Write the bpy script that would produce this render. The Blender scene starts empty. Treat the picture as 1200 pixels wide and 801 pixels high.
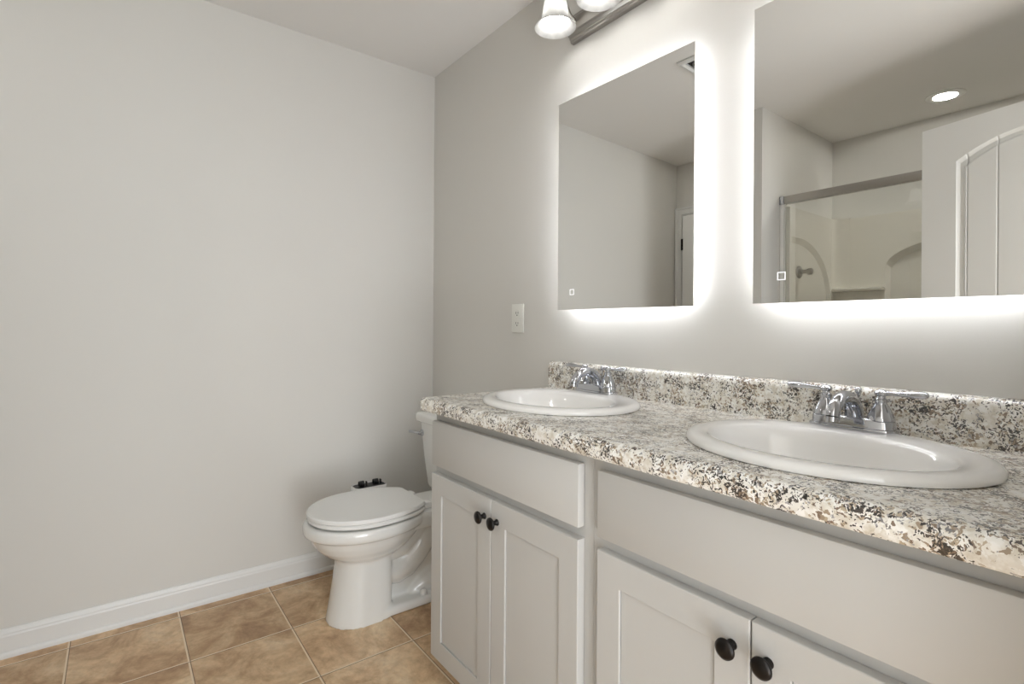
import bpy, bmesh, math, random
from mathutils import Vector, Matrix
random.seed(4)
S = bpy.context.scene
COL = S.collection
PI = math.pi

# ---------------------------------------------------------------- camera, world, light, exposure
F, YAW, ROLL, CY = 611.95, 0.6484, 0.0069, 383.73
CAM = Vector((2.443, -1.330, 1.1252))
fw = Vector((-math.cos(YAW), math.sin(YAW), 0)); rt = Vector((math.sin(YAW), math.cos(YAW), 0)); up = Vector((0, 0, 1))
r2 = rt*math.cos(ROLL) + up*math.sin(ROLL); u2 = up*math.cos(ROLL) - rt*math.sin(ROLL)
cd = bpy.data.cameras.new('camera'); cam = bpy.data.objects.new('camera', cd); COL.objects.link(cam)
cd.sensor_width = 36; cd.lens = F/1200*36; cd.shift_y = -(400.5-CY)/1200; cd.clip_start = 0.02
M = Matrix.Identity(4)
for i in range(3):
    M[i][0] = r2[i]; M[i][1] = u2[i]; M[i][2] = -fw[i]; M[i][3] = CAM[i]
cam.matrix_world = M
S.camera = cam
S.view_settings.view_transform = 'Standard'; S.view_settings.look = 'None'
S.view_settings.gamma = 1; S.view_settings.use_curve_mapping = False
S.view_settings.exposure = 0.0
w = bpy.data.worlds.new('world'); S.world = w; w.use_nodes = True
w.node_tree.nodes['Background'].inputs[0].default_value = (0.9, 0.95, 1, 1)
w.node_tree.nodes['Background'].inputs[1].default_value = 0.5
S.cycles.max_bounces = 12; S.cycles.diffuse_bounces = 6; S.cycles.glossy_bounces = 8
S.cycles.transmission_bounces = 8; S.cycles.transparent_max_bounces = 8
S.cycles.caustics_reflective = False; S.cycles.caustics_refractive = False
S.cycles.sample_clamp_indirect = 4.0

P_BULB = 26.0       # emission strengths: room lamps, then the added nook fill
P_STRIP = 30.0
P_CAN = 330.0
P_NOOK = 55.0  # added fill lamp over the nook
P_HALL = 20.0       # watts, added unseen hall ceiling lamp
P_FILL = 68.0  # watts, added main fill from the hall
P_SIDE = 34.0  # watts, added side fill from the hall
P_FLOOR = 80.0        # watts, added upward fill at the hall floor


def area_lamp(name, loc, target, size, watts, color=(1, 1, 1), size_y=None):
    l = bpy.data.lights.new(name, 'AREA'); l.energy = watts; l.color = color
    l.shape = 'RECTANGLE'; l.size = size; l.size_y = size_y or size
    o = bpy.data.objects.new(name, l); COL.objects.link(o); o.location = loc
    o.rotation_euler = (Vector(target)-Vector(loc)).to_track_quat('-Z', 'Y').to_euler()
    return o


area_lamp('hall_fill', (4.50, -0.92, 1.25), (0.2, -1.3, 1.25), 1.75, P_FILL, (0.87, 0.935, 1.0), 2.2)  # unseen fill panel added to light the room through the doorway
area_lamp('hall_side_fill', (4.30, -2.70, 1.30), (1.5, -0.5, 1.1), 1.5, P_SIDE, (0.87, 0.935, 1.0), 2.2)  # second added fill, angled at the mirror wall and cabinet fronts
area_lamp('hall_floor_fill', (3.35, -1.15, 0.04), (2.6, -1.15, 1.4), 1.3, P_FLOOR, (0.87, 0.935, 1.0), 1.3)  # added fill aimed up through the doorway to brighten the ceiling


# ---------------------------------------------------------------- materials
def lin(c):
    return tuple(((v/255)/12.92 if v/255 <= 0.04045 else ((v/255+0.055)/1.055)**2.4) for v in c) + (1,)


def mat(name, rgb, rough=0.5, metal=0.0, spec=0.5, **kw):
    m = bpy.data.materials.new(name); m.use_nodes = True
    b = m.node_tree.nodes['Principled BSDF']
    b.inputs['Base Color'].default_value = lin(rgb)
    b.inputs['Roughness'].default_value = rough; b.inputs['Metallic'].default_value = metal
    b.inputs['Specular IOR Level'].default_value = spec
    for k, v in kw.items(): b.inputs[k.replace('_', ' ')].default_value = v
    return m


def nt(m):
    n = m.node_tree
    return n, n.nodes, n.links, n.nodes['Principled BSDF']


def noise_bump(m, scale=150, strength=0.05, dist=0.002, detail=3):
    n, N, L, b = nt(m)
    tc = N.new('ShaderNodeTexCoord'); no = N.new('ShaderNodeTexNoise'); bp = N.new('ShaderNodeBump')
    no.inputs['Scale'].default_value = scale; no.inputs['Detail'].default_value = detail
    bp.inputs['Strength'].default_value = strength; bp.inputs['Distance'].default_value = dist
    L.new(tc.outputs['Object'], no.inputs['Vector']); L.new(no.outputs['Fac'], bp.inputs['Height'])
    L.new(bp.outputs['Normal'], b.inputs['Normal'])
    return m


def tint_noise(m, c1, c2, scale=3):
    n, N, L, b = nt(m)
    tc = N.new('ShaderNodeTexCoord'); no = N.new('ShaderNodeTexNoise'); mx = N.new('ShaderNodeMix'); mx.data_type = 'RGBA'
    no.inputs['Scale'].default_value = scale; no.inputs['Detail'].default_value = 4
    mx.inputs['A'].default_value = lin(c1); mx.inputs['B'].default_value = lin(c2)
    L.new(tc.outputs['Object'], no.inputs['Vector']); L.new(no.outputs['Fac'], mx.inputs['Factor']); L.new(mx.outputs['Result'], b.inputs['Base Color'])
    return m


def emis(name, rgb, strength):
    m = bpy.data.materials.new(name); m.use_nodes = True
    n = m.node_tree; n.nodes.remove(n.nodes['Principled BSDF'])
    e = n.nodes.new('ShaderNodeEmission'); e.inputs[0].default_value = lin(rgb); e.inputs[1].default_value = strength
    n.links.new(e.outputs[0], n.nodes['Material Output'].inputs['Surface'])
    return m


M_WALL = noise_bump(tint_noise(mat('greige_wall_paint', (214, 212, 207), 0.75, spec=0.3), (213, 211, 206), (216, 214, 209), 2.5), 220, 0.06, 0.002)
M_CEIL = noise_bump(mat('ceiling_paint', (226, 224, 221), 0.85, spec=0.2), 260, 0.08, 0.002)
M_TRIM = noise_bump(mat('white_trim_paint', (224, 224, 222), 0.38), 40, 0.03, 0.001)
M_CAB = noise_bump(tint_noise(mat('white_cabinet_paint', (189, 188, 185), 0.42), (188, 187, 184), (191, 190, 187), 6), 90, 0.03, 0.001)
M_CER = mat('white_vitreous_china', (228, 228, 225), 0.09, spec=0.6, Coat_Weight=0.4, Coat_Roughness=0.04)
M_SINK = mat('biscuit_white_china', (249, 248, 246), 0.10, spec=0.6, Coat_Weight=0.4, Coat_Roughness=0.05)
M_SEAT = mat('white_seat_plastic', (232, 232, 230), 0.22)
M_CHROME = mat('chrome', (196, 198, 203), 0.06, 1.0)
M_NICK = noise_bump(mat('brushed_nickel', (168, 164, 158), 0.28, 1.0), 60, 0.04, 0.001)
M_BRONZE = mat('oil_rubbed_bronze', (26, 22, 20), 0.36, 0.5)
M_BLACK = mat('black_plastic', (22, 22, 23), 0.35)
M_DARK = mat('dark_gap', (40, 38, 36), 0.8)
M_MIRROR = mat('silvered_glass', (240, 240, 238), 0.004, 1.0)
M_BACK = mat('mirror_backing', (200, 200, 200), 0.6)
M_LEDS = emis('led_strip', (250, 251, 255), P_STRIP)
M_ICON = emis('lit_touch_icon', (255, 255, 255), 1.2)
M_BULB = emis('lamp_bulb', (255, 253, 250), P_BULB)
M_CANLENS = emis('downlight_lens', (255, 253, 248), P_CAN)
M_NOOKLENS = emis('nook_fill_lens', (255, 253, 248), P_NOOK)
M_HALLLENS = emis('hall_fill_lens', (252, 252, 255), P_HALL)
M_OUTLET = mat('white_outlet_plastic', (226, 226, 220), 0.3)
M_SHOWER = noise_bump(mat('bisque_fiberglass', (228, 224, 214), 0.16, spec=0.6, Coat_Weight=0.5, Coat_Roughness=0.08), 12, 0.05, 0.004)
M_GRILLE = mat('grey_grille_plastic', (150, 148, 144), 0.5)
M_ALU = mat('satin_aluminium', (222, 221, 218), 0.42, 0.6)
M_CAULK = mat('white_caulk', (222, 221, 216), 0.6)


def glass_mat():
    m = bpy.data.materials.new('clear_shower_glass'); m.use_nodes = True
    n = m.node_tree; N = n.nodes; L = n.links; N.remove(N['Principled BSDF'])
    t = N.new('ShaderNodeBsdfTransparent'); t.inputs[0].default_value = (0.95, 0.965, 0.95, 1)
    g = N.new('ShaderNodeBsdfGlossy'); g.inputs['Roughness'].default_value = 0.01
    fr = N.new('ShaderNodeFresnel'); fr.inputs[0].default_value = 2.0
    mx = N.new('ShaderNodeMixShader')
    L.new(fr.outputs[0], mx.inputs[0]); L.new(t.outputs[0], mx.inputs[1]); L.new(g.outputs[0], mx.inputs[2])
    L.new(mx.outputs[0], N['Material Output'].inputs['Surface'])
    return m


M_GLASS = glass_mat()


def shade_mat():
    m = bpy.data.materials.new('frosted_shade_glass'); m.use_nodes = True
    n = m.node_tree; N = n.nodes; L = n.links; b = N['Principled BSDF']
    b.inputs['Base Color'].default_value = lin((215, 214, 212)); b.inputs['Roughness'].default_value = 0.25
    t = N.new('ShaderNodeBsdfTranslucent')
    tc = N.new('ShaderNodeTexCoord'); no = N.new('ShaderNodeTexNoise'); no.inputs['Scale'].default_value = 28; no.inputs['Detail'].default_value = 5
    cr = N.new('ShaderNodeValToRGB'); cr.color_ramp.elements[0].color = (0.62, 0.62, 0.61, 1); cr.color_ramp.elements[0].position = 0.35
    cr.color_ramp.elements[1].color = (0.92, 0.92, 0.91, 1); cr.color_ramp.elements[1].position = 0.65
    L.new(tc.outputs['Object'], no.inputs['Vector']); L.new(no.outputs['Fac'], cr.inputs[0]); L.new(cr.outputs[0], t.inputs[0])
    mx = N.new('ShaderNodeMixShader'); mx.inputs[0].default_value = 0.6
    L.new(b.outputs[0], mx.inputs[1]); L.new(t.outputs[0], mx.inputs[2]); L.new(mx.outputs[0], N['Material Output'].inputs['Surface'])
    return m


M_SHADE = shade_mat()


def math_node(N, L, op, a, b=None):
    k = N.new('ShaderNodeMath'); k.operation = op
    for i, v in enumerate((a, b)):
        if v is None: continue
        if isinstance(v, (int, float)): k.inputs[i].default_value = v
        else: L.new(v, k.inputs[i])
    return k.outputs[0]


def mix_col(N, L, fac, a, b, blend='MIX'):
    k = N.new('ShaderNodeMix'); k.data_type = 'RGBA'; k.blend_type = blend
    for nm, v in (('Factor', fac), ('A', a), ('B', b)):
        s = k.inputs[nm]
        if isinstance(v, (int, float)): s.default_value = v
        elif isinstance(v, tuple): s.default_value = v
        else: L.new(v, s)
    return k.outputs['Result']


def ramp(N, L, fac, stops, interp='LINEAR'):
    k = N.new('ShaderNodeValToRGB'); k.color_ramp.interpolation = interp
    e = k.color_ramp.elements
    while len(e) < len(stops): e.new(0.5)
    for el, (p, c) in zip(e, stops):
        el.position = p; el.color = c if len(c) == 4 else tuple(c)+(1,)
    L.new(fac, k.inputs[0])
    return k.outputs[0]


def tile_mat():
    m = mat('vinyl_stone_tile', (170, 140, 105), 0.42, spec=0.4)
    n, N, L, b = nt(m)
    tc = N.new('ShaderNodeTexCoord'); sp = N.new('ShaderNodeSeparateXYZ'); L.new(tc.outputs['Object'], sp.inputs[0])
    mn = lambda op, a, bb=None: math_node(N, L, op, a, bb)
    u = mn('DIVIDE', mn('SUBTRACT', sp.outputs[0], 0.400), 0.3345)
    v = mn('DIVIDE', mn('SUBTRACT', sp.outputs[1], -0.803), 0.3270)
    iu, iv = mn('FLOOR', u), mn('FLOOR', v)
    fu, fv = mn('SUBTRACT', u, iu), mn('SUBTRACT', v, iv)
    cell = N.new('ShaderNodeCombineXYZ'); L.new(iu, cell.inputs[0]); L.new(iv, cell.inputs[1])
    wn = N.new('ShaderNodeTexWhiteNoise'); wn.noise_dimensions = '3D'; L.new(cell.outputs[0], wn.inputs['Vector'])
    off = N.new('ShaderNodeVectorMath'); off.operation = 'MULTIPLY_ADD'
    L.new(wn.outputs['Color'], off.inputs[0]); off.inputs[1].default_value = (9, 9, 9); L.new(tc.outputs['Object'], off.inputs[2])
    n1 = N.new('ShaderNodeTexNoise'); n1.inputs['Scale'].default_value = 5.5; n1.inputs['Detail'].default_value = 9; n1.inputs['Roughness'].default_value = 0.66; n1.inputs['Distortion'].default_value = 0.7
    n2 = N.new('ShaderNodeTexNoise'); n2.inputs['Scale'].default_value = 34; n2.inputs['Detail'].default_value = 6; n2.inputs['Roughness'].default_value = 0.7
    for q in (n1, n2): L.new(off.outputs[0], q.inputs['Vector'])
    base = ramp(N, L, n1.outputs['Fac'], [(0.28, lin((160, 127, 98))), (0.44, lin((202, 170, 135))), (0.54, lin((224, 196, 160))), (0.70, lin((243, 224, 194)))])
    fine = ramp(N, L, n2.outputs['Fac'], [(0.30, (0.74, 0.71, 0.68)), (0.60, (1.05, 1.05, 1.05))])
    c = mix_col(N, L, 0.75, base, fine, 'MULTIPLY')
    tone = ramp(N, L, wn.outputs['Value'], [(0.0, (0.80, 0.76, 0.71)), (0.5, (0.96, 0.94, 0.91)), (1.0, (1.10, 1.09, 1.06))])
    c = mix_col(N, L, 1.0, c, tone, 'MULTIPLY')
    e = mn('MINIMUM', mn('MINIMUM', fu, mn('SUBTRACT', 1.0, fu)), mn('MINIMUM', fv, mn('SUBTRACT', 1.0, fv)))
    gm = mn('LESS_THAN', e, 0.0085)
    c = mix_col(N, L, gm, c, lin((232, 214, 188)))
    # thin dark line on one side of each joint
    de = mn('MINIMUM', mn('ABSOLUTE', mn('SUBTRACT', fu, 0.012)), mn('ABSOLUTE', mn('SUBTRACT', fv, 0.012)))
    c = mix_col(N, L, mn('MULTIPLY', mn('LESS_THAN', de, 0.0042), 0.75), c, lin((96, 74, 54)))
    L.new(c, b.inputs['Base Color'])
    bp = N.new('ShaderNodeBump'); bp.inputs['Strength'].default_value = 0.25; bp.inputs['Distance'].default_value = 0.002
    h = mn('ADD', mn('MULTIPLY', n2.outputs['Fac'], 0.35), mn('MULTIPLY', gm, -0.6)); L.new(h, bp.inputs['Height']); L.new(bp.outputs[0], b.inputs['Normal'])
    return m


def granite_mat():
    m = mat('granite_laminate', (215, 206, 188), 0.35, spec=0.7, Coat_Weight=0.5, Coat_Roughness=0.25, Coat_IOR=1.7)
    n, N, L, b = nt(m)
    tc = N.new('ShaderNodeTexCoord')
    wob = N.new('ShaderNodeTexNoise'); wob.inputs['Scale'].default_value = 95; wob.inputs['Detail'].default_value = 4
    L.new(tc.outputs['Object'], wob.inputs['Vector'])
    va = N.new('ShaderNodeVectorMath'); va.operation = 'MULTIPLY_ADD'
    L.new(wob.outputs['Color'], va.inputs[0]); va.inputs[1].default_value = (0.020, 0.020, 0.020); L.new(tc.outputs['Object'], va.inputs[2])

    def vor(scale):
        k = N.new('ShaderNodeTexVoronoi'); k.inputs['Scale'].default_value = scale; L.new(va.outputs[0], k.inputs['Vector'])
        s = N.new('ShaderNodeSeparateColor'); L.new(k.outputs['Color'], s.inputs[0]); return s.outputs

    def noi(scale, detail=3, rough=0.55):
        k = N.new('ShaderNodeTexNoise'); k.inputs['Scale'].default_value = scale; k.inputs['Detail'].default_value = detail; k.inputs['Roughness'].default_value = rough
        L.new(tc.outputs['Object'], k.inputs['Vector']); return k.outputs['Fac']
    big, mid, small = vor(130), vor(210), vor(330)
    clump, clump2, clump3 = noi(17, 3), noi(24, 3), noi(40, 2)
    mn = lambda op, a, bb=None: math_node(N, L, op, a, bb)
    base = ramp(N, L, big[0], [(0.0, lin((216, 210, 196))), (0.30, lin((234, 231, 223))), (0.6, lin((246, 245, 241))), (0.9, lin((224, 218, 205)))], 'CONSTANT')
    base = mix_col(N, L, 0.5, base, ramp(N, L, noi(55), [(0.36, lin((198, 189, 172))), (0.56, lin((248, 248, 246)))]))
    # tan and brown flecks, in clumps
    fb = mn('GREATER_THAN', mn('ADD', mid[1], mn('MULTIPLY', clump, 1.9)), 1.78)
    c = mix_col(N, L, fb, base, ramp(N, L, mid[2], [(0.0, lin((156, 140, 120))), (0.4, lin((182, 168, 146))), (0.7, lin((126, 108, 92)))], 'CONSTANT'))
    # grey-blue flecks
    fg = mn('GREATER_THAN', mn('ADD', small[0], mn('MULTIPLY', clump3, 1.4)), 1.72)
    c = mix_col(N, L, fg, c, ramp(N, L, small[1], [(0.0, lin((160, 159, 161))), (0.5, lin((122, 120, 121)))], 'CONSTANT'))
    # black flecks, in clumps
    fk = mn('GREATER_THAN', mn('ADD', small[2], mn('MULTIPLY', clump2, 2.2)), 1.94)
    c = mix_col(N, L, fk, c, ramp(N, L, small[0], [(0.0, lin((36, 32, 30))), (0.6, lin((66, 58, 52)))], 'CONSTANT'))
    L.new(c, b.inputs['Base Color'])
    return m


M_TILE = tile_mat(); M_GRAN = granite_mat()


# ---------------------------------------------------------------- mesh helpers
class MB:
    def __init__(s): s.bm = bmesh.new()

    def _xf(s, vs, mtx):
        if mtx is not None: bmesh.ops.transform(s.bm, matrix=mtx, verts=vs)

    def box(s, lo, hi, bev=0.0, seg=2, mtx=None):
        vs = bmesh.ops.create_cube(s.bm, size=1)['verts']
        for v in vs:
            v.co = Vector([(lo[i]+hi[i])/2 + v.co[i]*(hi[i]-lo[i]) for i in range(3)])
        if bev > 0:
            es = list({e for v in vs for e in v.link_edges})
            r = bmesh.ops.bevel(s.bm, geom=es, offset=bev, segments=seg, affect='EDGES', profile=0.5)
            vs = list({v for f in r['faces'] for v in f.verts} | {v for v in vs if v.is_valid})
            vs = s._island(vs)
        s._xf(vs, mtx); return s

    def _island(s, vs):
        seen = set(vs); st = list(vs)
        while st:
            v = st.pop()
            for e in v.link_edges:
                o = e.other_vert(v)
                if o not in seen: seen.add(o); st.append(o)
        return list(seen)

    def loft(s, rings, cap0=True, cap1=True, closed=True, mtx=None):
        rs = [[s.bm.verts.new(p) for p in r] for r in rings]
        n = len(rs[0])
        for a, b in zip(rs, rs[1:]):
            for i in range(n if closed else n-1):
                j = (i+1) % n
                s.bm.faces.new((a[i], a[j], b[j], b[i]))
        if cap0: s.bm.faces.new(rs[0][::-1])
        if cap1: s.bm.faces.new(rs[-1])
        s._xf([v for r in rs for v in r], mtx); return s

    def lathe(s, prof, seg=32, mtx=None, cap0=True, cap1=True):
        return s.loft([[(r*math.cos(2*PI*i/seg), r*math.sin(2*PI*i/seg), z) for i in range(seg)] for r, z in prof], cap0, cap1, True, mtx)

    def tube(s, pts, rad, seg=14, mtx=None, flat=1.0):
        pts = [Vector(p) for p in pts]; n = len(pts)
        rad = rad if isinstance(rad, (list, tuple)) else [rad]*n
        rings = []; prev = None
        for i, p in enumerate(pts):
            t = (pts[min(i+1, n-1)]-pts[max(i-1, 0)]).normalized()
            if prev is None:
                a = Vector((0, 0, 1)) if abs(t.z) < 0.9 else Vector((1, 0, 0))
                x = t.cross(a).normalized()
            else:
                x = (prev - t*prev.dot(t)).normalized()
            prev = x; y = t.cross(x)
            rings.append([tuple(p + (x*math.cos(2*PI*k/seg)*flat + y*math.sin(2*PI*k/seg))*rad[i]) for k in range(seg)])
        return s.loft(rings, mtx=mtx)

    def prism(s, poly, z0, z1, mtx=None):
        return s.loft([[(x, y, z0) for x, y in poly], [(x, y, z1) for x, y in poly]], mtx=mtx)

    def build(s, name, m, parent=None, ang=35, smooth=True, loc=None):
        bmesh.ops.recalc_face_normals(s.bm, faces=s.bm.faces[:])
        me = bpy.data.meshes.new(name); s.bm.to_mesh(me); s.bm.free()
        return link(name, me, m, parent, ang, smooth)


def link(name, me, m, parent=None, ang=35, smooth=True):
    me.materials.clear(); me.materials.append(m)
    if smooth:
        for p in me.polygons: p.use_smooth = True
        me.set_sharp_from_angle(angle=math.radians(ang))
    o = bpy.data.objects.new(name, me); COL.objects.link(o)
    if parent is not None:
        o.parent = parent
        o.matrix_parent_inverse = Matrix.Identity(4)
        # geometry is written in world space; shift it to the parent's local space
        root = parent
        wm = world_of(parent).inverted()
        me.transform(wm)
    return o


def world_of(o):
    m = o.matrix_basis.copy()
    while o.parent is not None:
        o = o.parent; m = o.matrix_basis @ m
    return m


def tag(o, label=None, cat=None, group=None, kind=None):
    if label: o['label'] = label
    if cat: o['category'] = cat
    if group: o['group'] = group
    if kind: o['kind'] = kind
    return o


def thing(name, label, cat, loc, rz=0, group=None):
    o = bpy.data.objects.new(name, None); COL.objects.link(o); o.empty_display_size = 0.05
    o.location = loc; o.rotation_euler = (0, 0, rz)
    o.matrix_basis = Matrix.Translation(loc) @ Matrix.Rotation(rz, 4, 'Z')
    return tag(o, label, cat, group)


def struct(name, mb, m, label, cat, parent=None, **k):
    o = mb.build(name, m, parent, **k)
    return tag(o, label, cat, None, 'structure')


def evaluate(o):
    dg = bpy.context.evaluated_depsgraph_get(); dg.update()
    me = bpy.data.meshes.new_from_object(o.evaluated_get(dg))
    return me


def copy_tree(o, parent=None):
    c = o.copy(); COL.objects.link(c)
    if parent is not None: c.parent = parent
    for ch in [x for x in ALL() if x.parent == o]: copy_tree(ch, c)
    return c


def ALL(): return list(COL.objects)


# ---------------------------------------------------------------- room shell
H = 2.44
XR = 2.455            # right wall, inner face
YN = -2.44            # rear wall of the nook with the linen door
YP = -1.80            # front of the shower partition
YS = -2.772           # rear wall of the shower alcove
XS = 0.871            # left wall of the alcove
T = 0.11

struct('floor', MB().box((-T, -3.7, -0.08), (5.05, T, 0)), M_TILE, 'brown stone-look vinyl tile floor', 'floor')
struct('ceiling', MB().box((-T, -3.7, H), (5.05, T, H+0.1)), M_CEIL, 'plain flat light grey ceiling', 'ceiling')
struct('wall_left', MB().box((-T, YN-T, 0), (0, T, H)), M_WALL, 'long plain greige wall on the left beside the toilet', 'wall')
struct('wall_back', MB().box((0, 0, 0), (XR+T, T, H)), M_WALL, 'greige wall carrying the mirrors above the vanity', 'wall')
struct('wall_nook', MB().box((0, YN-T, 0), (XS-T, YN, H)), M_WALL, 'greige wall around the linen door, seen in the left mirror', 'wall')
struct('wall_partition', MB().box((XS-T, YS-T, 0), (XS, YP, H)), M_WALL, 'greige partition ending beside the shower, seen in the right mirror', 'wall')
struct('wall_shower', MB().box((XS, YS-T, 0), (2.52, YS, H)), M_WALL, 'greige wall above the shower surround', 'wall')
# right wall with the doorway the photographer stands in
DY0, DY1, DH = -1.515, -0.715, 2.06
rw = MB()
rw.box((XR, DY1, 0), (XR+T, 0, H)); rw.box((XR, YP-0.0, 0), (XR+T, DY0, H)); rw.box((XR, DY0, DH), (XR+T, DY1, H))
struct('wall_right', rw, M_WALL, 'greige wall with the doorway at the right end of the vanity', 'wall')
struct('wall_alcove', MB().box((2.40, YS, 0), (2.565, YP, H)), M_WALL, 'greige wall closing the right end of the shower alcove', 'wall')
hall = MB()
hall.box((4.95, -3.6, 0), (5.05, 0.11, H)); hall.box((XR+T, -3.7, 0), (5.05, -3.6, H)); hall.box((2.52, -3.6, 0), (2.63, -2.88, H)); hall.box((XR+T, 0.01, 0), (4.95, 0.11, H))
struct('wall_hall', hall, M_WALL, 'greige walls of the hall outside the doorway', 'wall')


def base_profile(p0, p1, nrm, name, label):
    """baseboard with an eased top and a quarter-round shoe, running p0 to p1, nrm = into the room"""
    prof = [(0, 0), (0.019, 0), (0.019, 0.010), (0.016, 0.016), (0.0115, 0.019), (0.0115, 0.070), (0.0095, 0.076), (0.0095, 0.080), (0.006, 0.088), (0.0045, 0.095), (0, 0.095)]
    n = Vector(nrm)
    a = [tuple(Vector((p0[0], p0[1], z)) + n*d) for d, z in prof]; b = [tuple(Vector((p1[0], p1[1], z)) + n*d) for d, z in prof]
    return struct(name, MB().loft([a, b]), M_TRIM, label, 'baseboard', smooth=False)


base_profile((0, YN), (0, 0), (1, 0, 0), 'baseboard_left', 'white baseboard along the long left wall')
base_profile((0.02, 0), (0.985, 0), (0, -1, 0), 'baseboard_back', 'white baseboard behind the toilet')
base_profile((XS-T, YN), (XS-T, YP), (-1, 0, 0), 'baseboard_nook', 'white baseboard on the nook side of the partition')
base_profile((XS-T-0.02, YP), (XS, YP), (0, -1*-1, 0), 'baseboard_partition', 'white baseboard across the partition end')
base_profile((XR, DY1+0.07), (XR, -0.58), (-1, 0, 0), 'baseboard_right', 'short white baseboard between doorway and vanity')


def casing(name, label, p, along, nrm, w0, w1, top, cw=0.065, th=0.018):
    """door casing: two legs and a head as one trim; p origin, along/nrm unit vectors"""
    a, n = Vector(along), Vector(nrm); mb = MB()
    prof = [(0, 0), (cw, 0), (cw, th), (cw-0.012, th), (cw-0.02, th-0.005), (0.012, th-0.008), (0, 0.006)]

    def leg(u, sgn):
        r = [[tuple(Vector(p)+a*(u+sgn*d)+n*h+Vector((0, 0, z))) for d, h in prof] for z in (0, top+cw)]
        mb.loft(r)
    leg(w0, -1); leg(w1, 1)
    mb.loft([[tuple(Vector(p)+a*u+n*(h*0.98)+Vector((0, 0, top+d))) for d, h in prof] for u in (w0-cw*0.98, w1+cw*0.98)])
    return struct(name, mb, M_TRIM, label, 'trim', smooth=False)


def make_panel_door(name, label, W, Ht, th, loc, rz, arch=True):
    """moulded two-panel arch-top door, local x from hinge/free edge, faces at y=0 and y=-th"""
    root = bpy.data.objects.new(name, None); COL.objects.link(root)
    root.matrix_basis = Matrix.Translation(loc) @ Matrix.Rotation(rz, 4, 'Z')
    tag(root, label, 'door', None, 'structure')
    W2 = world_of(root)
    mrg = 0.133
    def outline(inset, z0, z1, rise):
        x0, x1 = mrg+inset, W-mrg-inset
        pts = [(x0, z0+inset), (x1, z0+inset)]
        n = 18
        for i in range(n+1):
            t = i/n; x = x1+(x0-x1)*t
            s_ = (2*t-1)
            pts.append((x, z1-inset + rise*(1-s_*s_)))
        return pts
    core = MB().box((0.0, -th+0.012, 0), (W, -0.012, Ht))
    for y0, y1 in ((-0.012, 0), (-th, -th+0.012)):
        # frame skin: sides, bottom, mid and arched top rail
        core.box((0, y0, 0), (mrg, y1, Ht)); core.box((W-mrg, y0, 0), (W, y1, Ht))
        core.box((mrg, y0, 0), (W-mrg, y1, 0.22)); core.box((mrg, y0, 0.86), (W-mrg, y1, 1.00))
        n = 18; poly = [(mrg, Ht), (W-mrg, Ht)]
        for i in range(n+1):
            t = i/n; s_ = 2*t-1
            poly.append((W-mrg-(W-2*mrg)*t, 1.850+0.075*(1-s_*s_)))
        core.loft([[(x, y0, z) for x, z in poly], [(x, y1, z) for x, z in poly]])
    bmesh.ops.transform(core.bm, matrix=W2, verts=core.bm.verts[:])
    core.build('door_slab', M_DOOR, root, smooth=False)
    for face in (0, 1):
        for z0, z1, rise, nm in ((1.00, 1.85, 0.075, 'upper'), (0.22, 0.86, 0.0, 'lower')):
            mb = MB()
            o1 = outline(0.0, z0, z1, rise); o2 = outline(0.012, z0, z1, rise); o3 = outline(0.026, z0, z1, rise); o4 = outline(0.034, z0, z1, rise)
            ya, yb, yc = (-0.001, -0.009, -0.0035) if face == 0 else (-th+0.001, -th+0.009, -th+0.0035)
            mb.loft([[(x, ya, z) for x, z in o1], [(x, yb, z) for x, z in o2], [(x, yb, z) for x, z in o3], [(x, yc, z) for x, z in o4]], cap0=False, cap1=True)
            # plank grooves
            zb = z0+0.036
            bmesh.ops.transform(mb.bm, matrix=W2, verts=mb.bm.verts[:])
            mb.build('raised_panel', M_PLANK, root, ang=20)
    return root


def plank_mat():
    m = mat('white_plank_paint', (238, 238, 236), 0.4)
    n, N, L, b = nt(m)
    tc = N.new('ShaderNodeTexCoord'); sp = N.new('ShaderNodeSeparateXYZ'); L.new(tc.outputs['Object'], sp.inputs[0])
    f = math_node(N, L, 'FRACT', math_node(N, L, 'DIVIDE', math_node(N, L, 'SUBTRACT', sp.outputs[0], 0.276), 0.105))
    d = math_node(N, L, 'MINIMUM', f, math_node(N, L, 'SUBTRACT', 1.0, f))
    h = math_node(N, L, 'MINIMUM', math_node(N, L, 'MULTIPLY', d, 22.0), 1.0)
    bp = N.new('ShaderNodeBump'); bp.inputs['Strength'].default_value = 0.8; bp.inputs['Distance'].default_value = 0.004
    L.new(h, bp.inputs['Height']); L.new(bp.outputs[0], b.inputs['Normal'])
    return m


M_PLANK = plank_mat()
M_DOOR = noise_bump(mat('white_door_paint', (238, 238, 236), 0.4), 40, 0.03, 0.001)

# entry door, open into the room (its free edge is what the right mirror shows)
d2 = make_panel_door('door_2', 'white arched-panel entry door standing open, seen in the right mirror', 0.763, 2.022, 0.035, (1.671, -1.688, 0.008), math.atan2(0.249, 0.969))
W2 = world_of(d2)
kn = MB()
for s_ in (1, -1):
    y0 = 0 if s_ > 0 else -0.035
    kn.lathe([(0.001, 0.0), (0.032, 0.0), (0.032, 0.008), (0.012, 0.012), (0.012, 0.03), (0.026, 0.042), (0.029, 0.055), (0.022, 0.068), (0.001, 0.070)], 24,
             W2 @ Matrix.Translation((0.065, y0, 0.95)) @ Matrix.Rotation(-s_*PI/2, 4, 'X'))
kn.build('door_knob', M_NICK, d2)
for z in (0.25, 1.05, 1.82):
    MB().tube([(W2 @ Vector((0.768, 0.004, z-0.045)))[:], (W2 @ Vector((0.768, 0.004, z+0.045)))[:]], 0.007).build('hinge', M_NICK, d2)
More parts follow.
